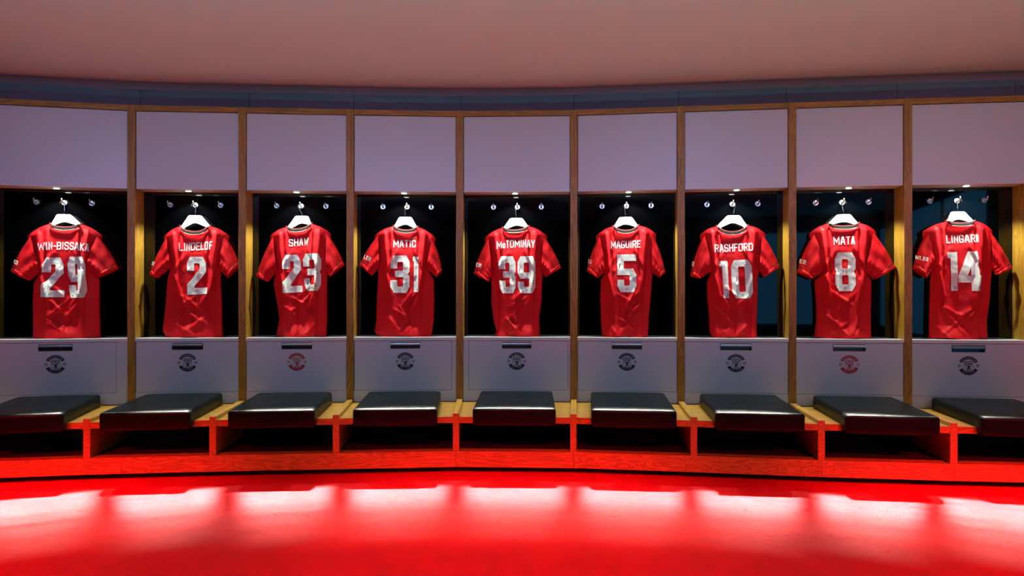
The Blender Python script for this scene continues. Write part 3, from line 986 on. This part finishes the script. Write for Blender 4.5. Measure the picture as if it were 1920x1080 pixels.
class Shirt:
    def __init__(s, i, b):
        d = DATA[i]; ox, oy = CROP[i]
        def c(p): return Vector(px_local(b, ox + p[0] / K, oy + p[1] / K, YS - 0.02))
        s.c = c; s.i = i
        s.cl, s.cr, s.low, s.sl, s.sr = [c(d[k]) for k in ('cl', 'cr', 'low', 'sl', 'sr')]
        s.L = [c(p) for p in d['L']]; s.R = [c(p) for p in d['R']]
        s.bl = [c(p) for p in d['bl']]; s.br = [c(p) for p in d['br']]
        floor = SH_T + 0.002
        for arr in (s.bl, s.br):
            for p in arr:
                p.y = max(p.y, floor)
        aL = s.L[2]; aR = s.R[2]
        # edge curves as functions of z (descending); -z as parameter
        s.eL = [(-s.sl.y, s.sl.x), (-aL.y, aL.x)] + [(-p.y, p.x) for p in s.bl if -p.y > -aL.y]
        s.eR = [(-s.sr.y, s.sr.x), (-aR.y, aR.x)] + [(-p.y, p.x) for p in s.br if -p.y > -aR.y]
        s.zb = (s.bl[-1].y + s.br[-1].y) / 2
        s.hemL, s.hemR = s.bl[-1].y, s.br[-1].y
        rnd = random.Random(100 + i * 7)
        s.ph = [rnd.uniform(0, 6.28) for _ in range(8)]
        s.off = Vector((rnd.uniform(-9, 9), rnd.uniform(-9, 9), rnd.uniform(-9, 9)))
        wdt = s.sr.x - s.sl.x
        ht = s.sl.y - s.zb
        cx = (s.sl.x + s.sr.x) / 2
        s.cx = cx; s.ht = ht; s.wd = wdt
        # creases: (x0,z0,x1,z1,width,amp)
        s.cr_list = []
        top = s.sl.y
        def add(u0, v0, u1, v1, wd, am):
            s.cr_list.append((cx + u0 * wdt, top - v0 * ht, cx + u1 * wdt, top - v1 * ht, wd, am))
        # drag folds from the shoulders down beside the number
        add(-0.33, -0.02, -0.24, 0.62, 0.020, 0.013)
        add(0.33, -0.02, 0.25, 0.66, 0.020, 0.013)
        add(-0.22, -0.10, -0.20, 0.35, 0.014, 0.007)
        add(0.20, -0.10, 0.17, 0.40, 0.014, 0.007)
        # long hanging folds
        for k in range(4):
            u = -0.24 + 0.16 * k + rnd.uniform(-0.05, 0.05)
            add(u, rnd.uniform(0.3, 0.5), u + rnd.uniform(-0.06, 0.06), 1.05, rnd.uniform(0.013, 0.024), rnd.uniform(0.006, 0.013) * rnd.choice((1, 1, -1)))
        # diagonal creases
        for k in range(9):
            u = rnd.uniform(-0.3, 0.3); v = rnd.uniform(0.5, 0.92)
            sgn = 1 if u < 0 else -1
            add(u, v, u + sgn * rnd.uniform(0.10, 0.25), v + rnd.uniform(0.06, 0.16), rnd.uniform(0.007, 0.012), rnd.uniform(0.004, 0.008))
        # armpit pulls
        add(-0.30, 0.33, -0.14, 0.16, 0.012, 0.006)
        add(0.30, 0.33, 0.14, 0.14, 0.012, 0.006)
        add(-0.30, 0.38, -0.20, 0.60, 0.012, 0.008)
        add(0.30, 0.38, 0.22, 0.62, 0.012, 0.008)
    def top(s, x):
        """height of the upper edge at x"""
        if x <= s.cl.x:
            t = (x - s.sl.x) / max(1e-6, s.cl.x - s.sl.x); t = min(1, max(0, t))
            return s.sl.y + (s.cl.y - s.sl.y) * t + 0.010 * math.sin(math.pi * t)
        if x >= s.cr.x:
            t = (s.sr.x - x) / max(1e-6, s.sr.x - s.cr.x); t = min(1, max(0, t))
            return s.sr.y + (s.cr.y - s.sr.y) * t + 0.010 * math.sin(math.pi * t)
        t = (x - s.cl.x) / (s.cr.x - s.cl.x)
        base = s.cl.y + (s.cr.y - s.cl.y) * t
        dip = (s.cl.y + s.cr.y) / 2 - s.low.y
        return base - dip * (1 - abs(2 * t - 1) ** 2.4)
    def xl(s, z): return lin(s.eL, -z)
    def xr(s, z): return lin(s.eR, -z)
    def fold(s, x, z):
        f = 0
        for x0, z0, x1, z1, wd, am in s.cr_list:
            dx, dz = x1 - x0, z1 - z0
            L2 = dx * dx + dz * dz
            t = ((x - x0) * dx + (z - z0) * dz) / L2
            tc = min(1, max(0, t))
            ex, ez = x - (x0 + dx * tc), z - (z0 + dz * tc)
            sd = (ex * dz - ez * dx) / math.sqrt(L2)
            dist = math.sqrt(ex * ex + ez * ez)
            wv = wd * (1.7 if sd > 0 else 0.7)
            e = math.exp(-(dist / wv) ** 2)
            f += 1.55 * am * e * (0.45 + 0.55 * math.sin(math.pi * min(1, max(0, 0.12 + 0.8 * tc))))
        q = Vector((x * 6, z * 3.2, 0)) + s.off
        f += 0.009 * noise.noise(q)
        q2 = Vector((x * 20, z * 13, 3)) + s.off
        f += 0.0022 * noise.noise(q2)
        q3 = Vector((x * 45 + z * 12, z * 38, 7)) + s.off
        f += 0.0008 * noise.noise(q3)
        return f
    def surf(s, x, z, side=-1):
        """y of the cloth facing the room (side -1) or the glass (side +1)"""
        a, c = s.xl(z), s.xr(z)
        u = min(1, max(0, (x - a) / max(1e-6, c - a)))
        v = min(1, max(0, (s.sl.y - z) / (s.sl.y - s.zb)))
        prof = (1 - abs(2 * u - 1) ** 2.6) ** 0.5 if 0 < u < 1 else 0
        # thin at the shoulders, fuller below
        t = s.top(x) - z
        dep = 0.010 + 0.017 * smst(0, 0.16, t) + 0.006 * smst(0.5, 1.0, v)
        k = min(1, prof * 1.6) * smst(0, 0.035, t)
        y = YS + side * dep * prof
        if side < 0:
            y -= (s.fold(x, z)) * k
            y -= 0.036 * smst(0.86, 1.0, v) * prof * (0.6 + 0.5 * math.sin(x * 24 + s.ph[0]))
            y -= 0.010 * smst(0.12, 0.0, t) * prof
        else:
            y += 0.2 * s.fold(-x, z) * k
        return max(0.03, min(0.152, y))

def sleeve_fn(sh, side):
    S0 = sh.sl if side < 0 else sh.sr
    O, Bt, A = sh.L if side < 0 else sh.R
    # start a little inside the body
    inn = 0.02 * (-side)
    S1 = S0 + Vector((inn * 1.2, 0.002)); A1 = A + Vector((inn * 0.6, 0.006))
    rnd = random.Random(sh.i * 5 + side)
    ph = rnd.uniform(0, 6)
    def fn(t, a):
        o = S1.lerp(O, t); n = A1.lerp(Bt, t)
        bow = math.sin(math.pi * t) * 0.008
        o = o + Vector((side * bow, bow * 0.4))
        m = (o + n) / 2; h = (n - o) / 2
        ca, sa = math.cos(a), math.sin(a)
        p = m - h * ca                       # a = 0 outer edge, pi inner edge
        wdt = h.length * 2
        dep = (0.024 + 0.010 * t) * (abs(sa) ** 0.8) * (1 if sa >= 0 else -1)
        y = YS - 0.008 - dep
        if sa > 0:
            q = (1 - ca) / 2
            fo = 0.012 * math.exp(-((q - 0.42 - 0.12 * t) / 0.10) ** 2) * (0.4 + 0.6 * t) \
               + 0.009 * math.exp(-((q - 0.78 + 0.15 * t) / 0.08) ** 2) * (1 - 0.4 * t) \
               + 0.004 * math.sin(q * 17 + ph + 3 * t) * sa
            fo += 0.004 * noise.noise(Vector((p.x * 22, p.y * 16, ph)))
            # gathered cloth near the armpit
            fo += 0.006 * math.sin(t * 26 + q * 5 + ph) * smst(0.6, 1.0, q) * sa
            y -= fo * min(1, sa * 2)
        return Vector((p.x, min(0.154, max(0.028, y)), p.y))
    return fn

def build_shirt(i, b):
    sh = Shirt(i, b)
    d = DATA[i]
    root = empty('football_shirt', b.M @ Matrix.Translation((0, YS, SH_T)))
    T = Matrix.Translation((0, -YS, -SH_T))
    tag(root, LABELS[i], 'shirt', 'red football shirts on hangers')
    # body: back and front sheets joined at the sides, open at neck and hem
    NU, NV = 84, 96
    bm = bmesh.new()
    sheets = []
    for side in (-1, 1):
        g = []
        for r in range(NV + 1):
            v = r / NV
            row = []
            for cI in range(NU + 1):
                u = cI / NU
                if side > 0 and cI in (0, NU):
                    row.append(sheets[0][r][cI]); continue
                x0 = sh.sl.x + (sh.sr.x - sh.sl.x) * u
                zt = sh.top(x0) if side < 0 else min(sh.top(x0), sh.low.y - 0.012 + 0.02 * abs(2 * u - 1)) if sh.cl.x < x0 < sh.cr.x else sh.top(x0)
                hem = sh.hemL + (sh.hemR - sh.hemL) * u + 0.004 * math.sin(u * 9 + sh.ph[1])
                hem = max(hem, SH_T + 0.001)
                z = zt + (hem - zt) * v
                a, c = sh.xl(z), sh.xr(z)
                x = a + (c - a) * u
                # rejoin the shoulder line near the top
                k = smst(0.0, 0.10, v)
                x = x0 * (1 - k) + x * k
                y = sh.surf(x, z, side)
                row.append(bm.verts.new((x, y, z)))
            g.append(row)
        sheets.append(g)
        for r in range(NV):
            for cI in range(NU):
                q = [g[r][cI], g[r][cI + 1], g[r + 1][cI + 1], g[r + 1][cI]]
                try:
                    bm.faces.new(q)
                except ValueError:
                    pass
    obj('body', bm, RED, root, smooth=True, M=T)
    # sleeves with cuffs
    for side in (-1, 1):
        fn = sleeve_fn(sh, side)
        bm = bmesh.new()
        NA, NT = 48, 26
        rings = []
        for r in range(NT + 1):
            t = r / NT
            rings.append([bm.verts.new(fn(t, 2 * math.pi * k / NA)) for k in range(NA)])
        for r in range(NT):
            for k in range(NA):
                k2 = (k + 1) % NA
                bm.faces.new([rings[r][k], rings[r][k2], rings[r + 1][k2], rings[r + 1][k]])
        sl = obj('sleeve', bm, RED, root, smooth=True, M=T)
        # cuff: a turned hem standing slightly proud, with a thin black stripe towards the outside
        bm = bmesh.new()
        def ring(t, off, a0=0, a1=2 * math.pi, n=48):
            out = []
            for k in range(n + 1):
                a = a0 + (a1 - a0) * k / n
                p = fn(t, a)
                out.append(bm.verts.new((p.x, max(0.026, p.y - off * (1 if math.sin(a) >= 0 else -1)), p.z)))
            return out
        rs = [ring(t, o) for t, o in ((0.875, -0.0005), (0.88, 0.0022), (0.94, 0.003), (1.0, 0.0026), (1.008, 0.0), (0.98, -0.004))]
        for r0, r1 in zip(rs[:-1], rs[1:]):
            for k in range(len(r0) - 1):
                bm.faces.new([r0[k], r0[k + 1], r1[k + 1], r1[k]])
        obj('cuff', bm, RED, sl, smooth=True, M=T)
        bm = bmesh.new()
        lim = math.pi * (0.42 if side > 0 else 0.3)
        r0 = ring(0.865, 0.0030, 0.02, lim, 16); r1 = ring(0.895, 0.0034, 0.02, lim, 16)
        for k in range(16):
            bm.faces.new([r0[k], r0[k + 1], r1[k + 1], r1[k]])
        obj('stripe', bm, RIB, sl, M=T)
        if side < 0 and d['arm']:
            txt, quad = d['arm']
            q2 = [sh.c(p) for p in quad]
            O, Bt, A = sh.L
            S0 = sh.sl
            # cloth height under the print, sampled from the sleeve
            samp = []
            for r in range(20):
                for k in range(25):
                    samp.append(fn(0.35 + 0.65 * r / 19, math.pi * k / 24))
            def ysurf(x, z):
                best = sorted(samp, key=lambda p: (p.x - x) ** 2 + (p.z - z) ** 2)[:3]
                return min(p.y for p in best)
            bmw = decal(word(txt, 0.2, 0.1), q2, ysurf, 0.003, grid=0.02)
            obj('sleeve_lettering', bmw, NAMEW, sl, M=T)
    # collar: black rib band under a thin red rim, pale piping on the lower edge
    def neck(t, dz, off):
        x = sh.cl.x + (sh.cr.x - sh.cl.x) * t
        z = sh.top(x) + dz
        return x, z, off
    def band(dz0, dz1, yoff, ext, m, name, par, t0=0.0, t1=1.0):
        bm = bmesh.new(); pv = None
        n = 36
        for k in range(n + 1):
            t = t0 + (t1 - t0) * k / n
            x = sh.cl.x - ext + (sh.cr.x - sh.cl.x + 2 * ext) * t
            xx = min(max(x, sh.cl.x), sh.cr.x)
            zt = sh.top(xx)
            bow = -0.014 * math.sin(math.pi * t)
            y0 = min(YS + bow, sh.surf(xx, zt - 0.018) if 0.06 < t < 0.94 else 9) - yoff
            ring = []
            for dz, dy in ((dz0, 0.003), (dz0, -0.001), ((dz0 + dz1) / 2, -0.0028), (dz1, -0.001), (dz1, 0.003)):
                ring.append(bm.verts.new((x, y0 + dy - 0.006, zt + dz)))
            if pv:
                for a in range(4):
                    bm.faces.new([pv[a], ring[a], ring[a + 1], pv[a + 1]])
                bm.faces.new([pv[4], ring[4], ring[0], pv[0]])
            else:
                bm.faces.new(ring)
            pv = ring
        bm.faces.new(pv[::-1])
        return obj(name, bm, m, par, smooth=True, M=T)
    colr = band(-0.010, 0.006, 0.004, 0.0, RIB, 'collar', root)
    band(0.006, 0.010, 0.004, 0.002, REDRIB, 'collar_rim', colr)
    band(-0.013, -0.010, 0.004, 0.0, PIPEW, 'collar_piping', colr, 0.18, 0.82)
    # the front half of the neck opening, seen through it
    bm = bmesh.new(); pv = None
    for k in range(25):
        t = k / 24
        x = sh.cl.x + (sh.cr.x - sh.cl.x) * t
        z = sh.cl.y * (1 - t) + sh.cr.y * t - 0.065 * math.sin(math.pi * t) ** 0.8
        y = YS + 0.018 * math.sin(math.pi * t)
        p = [bm.verts.new((x, y, z + 0.008)), bm.verts.new((x, y + 0.002, z - 0.012))]
        if pv: bm.faces.new([pv[0], p[0], p[1], pv[1]])
        pv = p
    obj('front_collar', bm, RIB, root, M=T)
    # name and number
    txt, quad, arch, scl = d['name']
    q2 = [sh.c(p) for p in quad]
    bmn = decal(word(txt, 0.145, 0.10, scl), q2, lambda x, z: sh.surf(x, z), 0.0022, arch=arch / K / 284, grid=0.008)
    if txt == 'MATIC':
        for q in strip([(0.86, 1.18), (0.93, 1.36)], 0.05):
            vs = []
            for p in q:
                r = bilin(q2, p[0], p[1])
                vs.append(bmn.verts.new((r.x, sh.surf(r.x, r.y) - 0.0022, r.y)))
            bmn.faces.new(vs)
    obj('name', bmn, NAMEW, root, M=T)
    for ch, quad in d['dig']:
        q2 = [sh.c(p) for p in quad]
        W = (q2[1] - q2[0]).length / (q2[0] - q2[3]).length
        g = [[Vector((p.x / W, p.y)) for p in q] for q in glyph(ch, W, 0.172)]
        bmd = decal(g, q2, lambda x, z: sh.surf(x, z), 0.002, grid=0.009)
        nb = obj('number', bmd, SILVER, root, M=T)
        # little round emblem at the foot of the digit
        fx = {'1': 0.78, '2': 0.42, '4': 0.80}.get(ch, 0.5)
        cpt = bilin(q2, fx, 0.09)
        bm = bmesh.new(); pv = None
        for k in range(19):
            a = 2 * math.pi * k / 18
            ps = []
            for rr in (0.0055, 0.0078):
                x, z = cpt.x + rr * math.cos(a), cpt.y + rr * 0.9 * math.sin(a)
                ps.append(bm.verts.new((x, sh.surf(x, z) - 0.0032, z)))
            if pv: bm.faces.new([pv[0], pv[1], ps[1], ps[0]])
            pv = ps
        for (dx0, dx1) in ((-0.002, 0.002),):
            bm.faces.new([bm.verts.new((cpt.x + a, sh.surf(cpt.x + a, cpt.y + c) - 0.0032, cpt.y + c)) for a, c in ((dx0, -0.003), (dx1, -0.003), (dx1, 0.003), (dx0, 0.003))])
        obj('emblem', bm, GREYP, nb, M=T)
    return sh

LABELS = [
 'red football shirt with silver number twenty-nine at the left end of the row',
 'red football shirt with the single silver number two',
 'red football shirt with silver number twenty-three and a short white name',
 'red football shirt with silver number thirty-one',
 'red football shirt with silver number thirty-nine hanging in the middle of the row',
 'red football shirt with the single silver number five',
 'red football shirt with silver number ten',
 'red football shirt with the single silver number eight',
 'red football shirt with silver number fourteen at the right end of the row',
]

def build_hanger(i, b, sh):
    px, py = DATA[i]['hk']
    hx, hz = px_local(b, px, py, YS)
    root = empty('clothes_hanger', b.M @ Matrix.Translation((hx, YS, hz)))
    tag(root, HLAB[i], 'hanger', 'white hangers in the lockers')
    # outline of the flat bar; its arms follow the shoulders of the shirt
    def arm(side):
        S0 = (sh.sl if side < 0 else sh.sr); C0 = (sh.cl if side < 0 else sh.cr)
        c = Vector((C0.x - hx, C0.y - hz)); e = Vector((S0.x - hx, S0.y - hz))
        return c, e
    cL, eL = arm(-1); cR, eR = arm(1)
    up = []
    lo = []
    def side_pts(c, e, sgn):
        tip = c.lerp(e, 0.80)
        return [Vector((sgn * 0.036, 0.0)), Vector((sgn * 0.044, -0.006)), Vector((c.x * 0.80, c.y * 0.72)), c + Vector((0, -0.010)), tip + Vector((0, -0.016))], \
               [tip + Vector((0, -0.030)), c + Vector((sgn * -0.006, -0.036)), Vector((c.x * 0.66, c.y * 1.02)), Vector((sgn * 0.018, -0.050))]
    uL, lL = side_pts(cL, eL, -1); uR, lR = side_pts(cR, eR, 1)
    outline = uL[::-1] + uR + lR + [Vector((0, -0.046))] + lL[::-1]
    bm = bmesh.new()
    fr = [bm.verts.new((p.x, -0.0055, p.y)) for p in outline]
    bk = [bm.verts.new((p.x, 0.0055, p.y)) for p in outline]
    bm.faces.new(fr); bm.faces.new(bk[::-1])
    n = len(outline)
    for k in range(n):
        bm.faces.new([fr[k], bk[k], bk[(k + 1) % n], fr[(k + 1) % n]])
    bmesh.ops.bevel(bm, geom=[e for e in bm.edges if abs(e.verts[0].co.y - e.verts[1].co.y) < 1e-6], offset=0.0025, segments=2, affect='EDGES')
    bmesh.ops.triangulate(bm, faces=[f for f in bm.faces if len(f.verts) > 4])
    obj('bar', bm, HANG, root)
    # wire hook, up and over the prong of the middle coat hook (prong at x = 0, z = HOOKS_Z)
    kz = HOOKS_Z - hz; kx = -hx
    sgn = -1 if i in (2, 3, 4, 5, 7, 8) else 1
    pts = [(0, 0, -0.004), (0, 0, 0.014), (sgn * 0.003, 0, 0.022)]
    r = 0.0145
    cxk, czk = kx, kz - 0.000
    a0 = math.radians(215); a1 = math.radians(-15)
    for k in range(15):
        a = a0 + (a1 - a0) * k / 14
        pts.append((cxk - sgn * -r * math.cos(a) * 1.0 if sgn < 0 else cxk - r * math.cos(a), 0.003, czk - 0.006 + r * math.sin(a)))
    if sgn < 0:
        pts = pts[:3] + [(cxk + r * math.cos(a0 + (a1 - a0) * k / 14), 0.003, czk - 0.006 + r * math.sin(a0 + (a1 - a0) * k / 14)) for k in range(15)]
    # smooth
    P3 = [Vector(p) for p in pts]
    for _ in range(2):
        out = [P3[0]]
        for p, q in zip(P3[:-1], P3[1:]):
            out += [p.lerp(q, 0.25), p.lerp(q, 0.75)]
        out.append(P3[-1]); P3 = out
    bm = bmesh.new(); tube(bm, P3, 0.0018, 6)
    obj('hook', bm, CHROME, root, smooth=True)
    if i in (2, 5):
        bm = decal(word('HANGER', 0.2, 0.1), [(-0.014, -0.021), (0.014, -0.021), (0.014, -0.026), (-0.014, -0.026)], lambda x, z: -0.0055, 0.0006, grid=1) if False else None

for i, b in enumerate(BAYS):
    sh = build_shirt(i, b)
    build_hanger(i, b, sh)
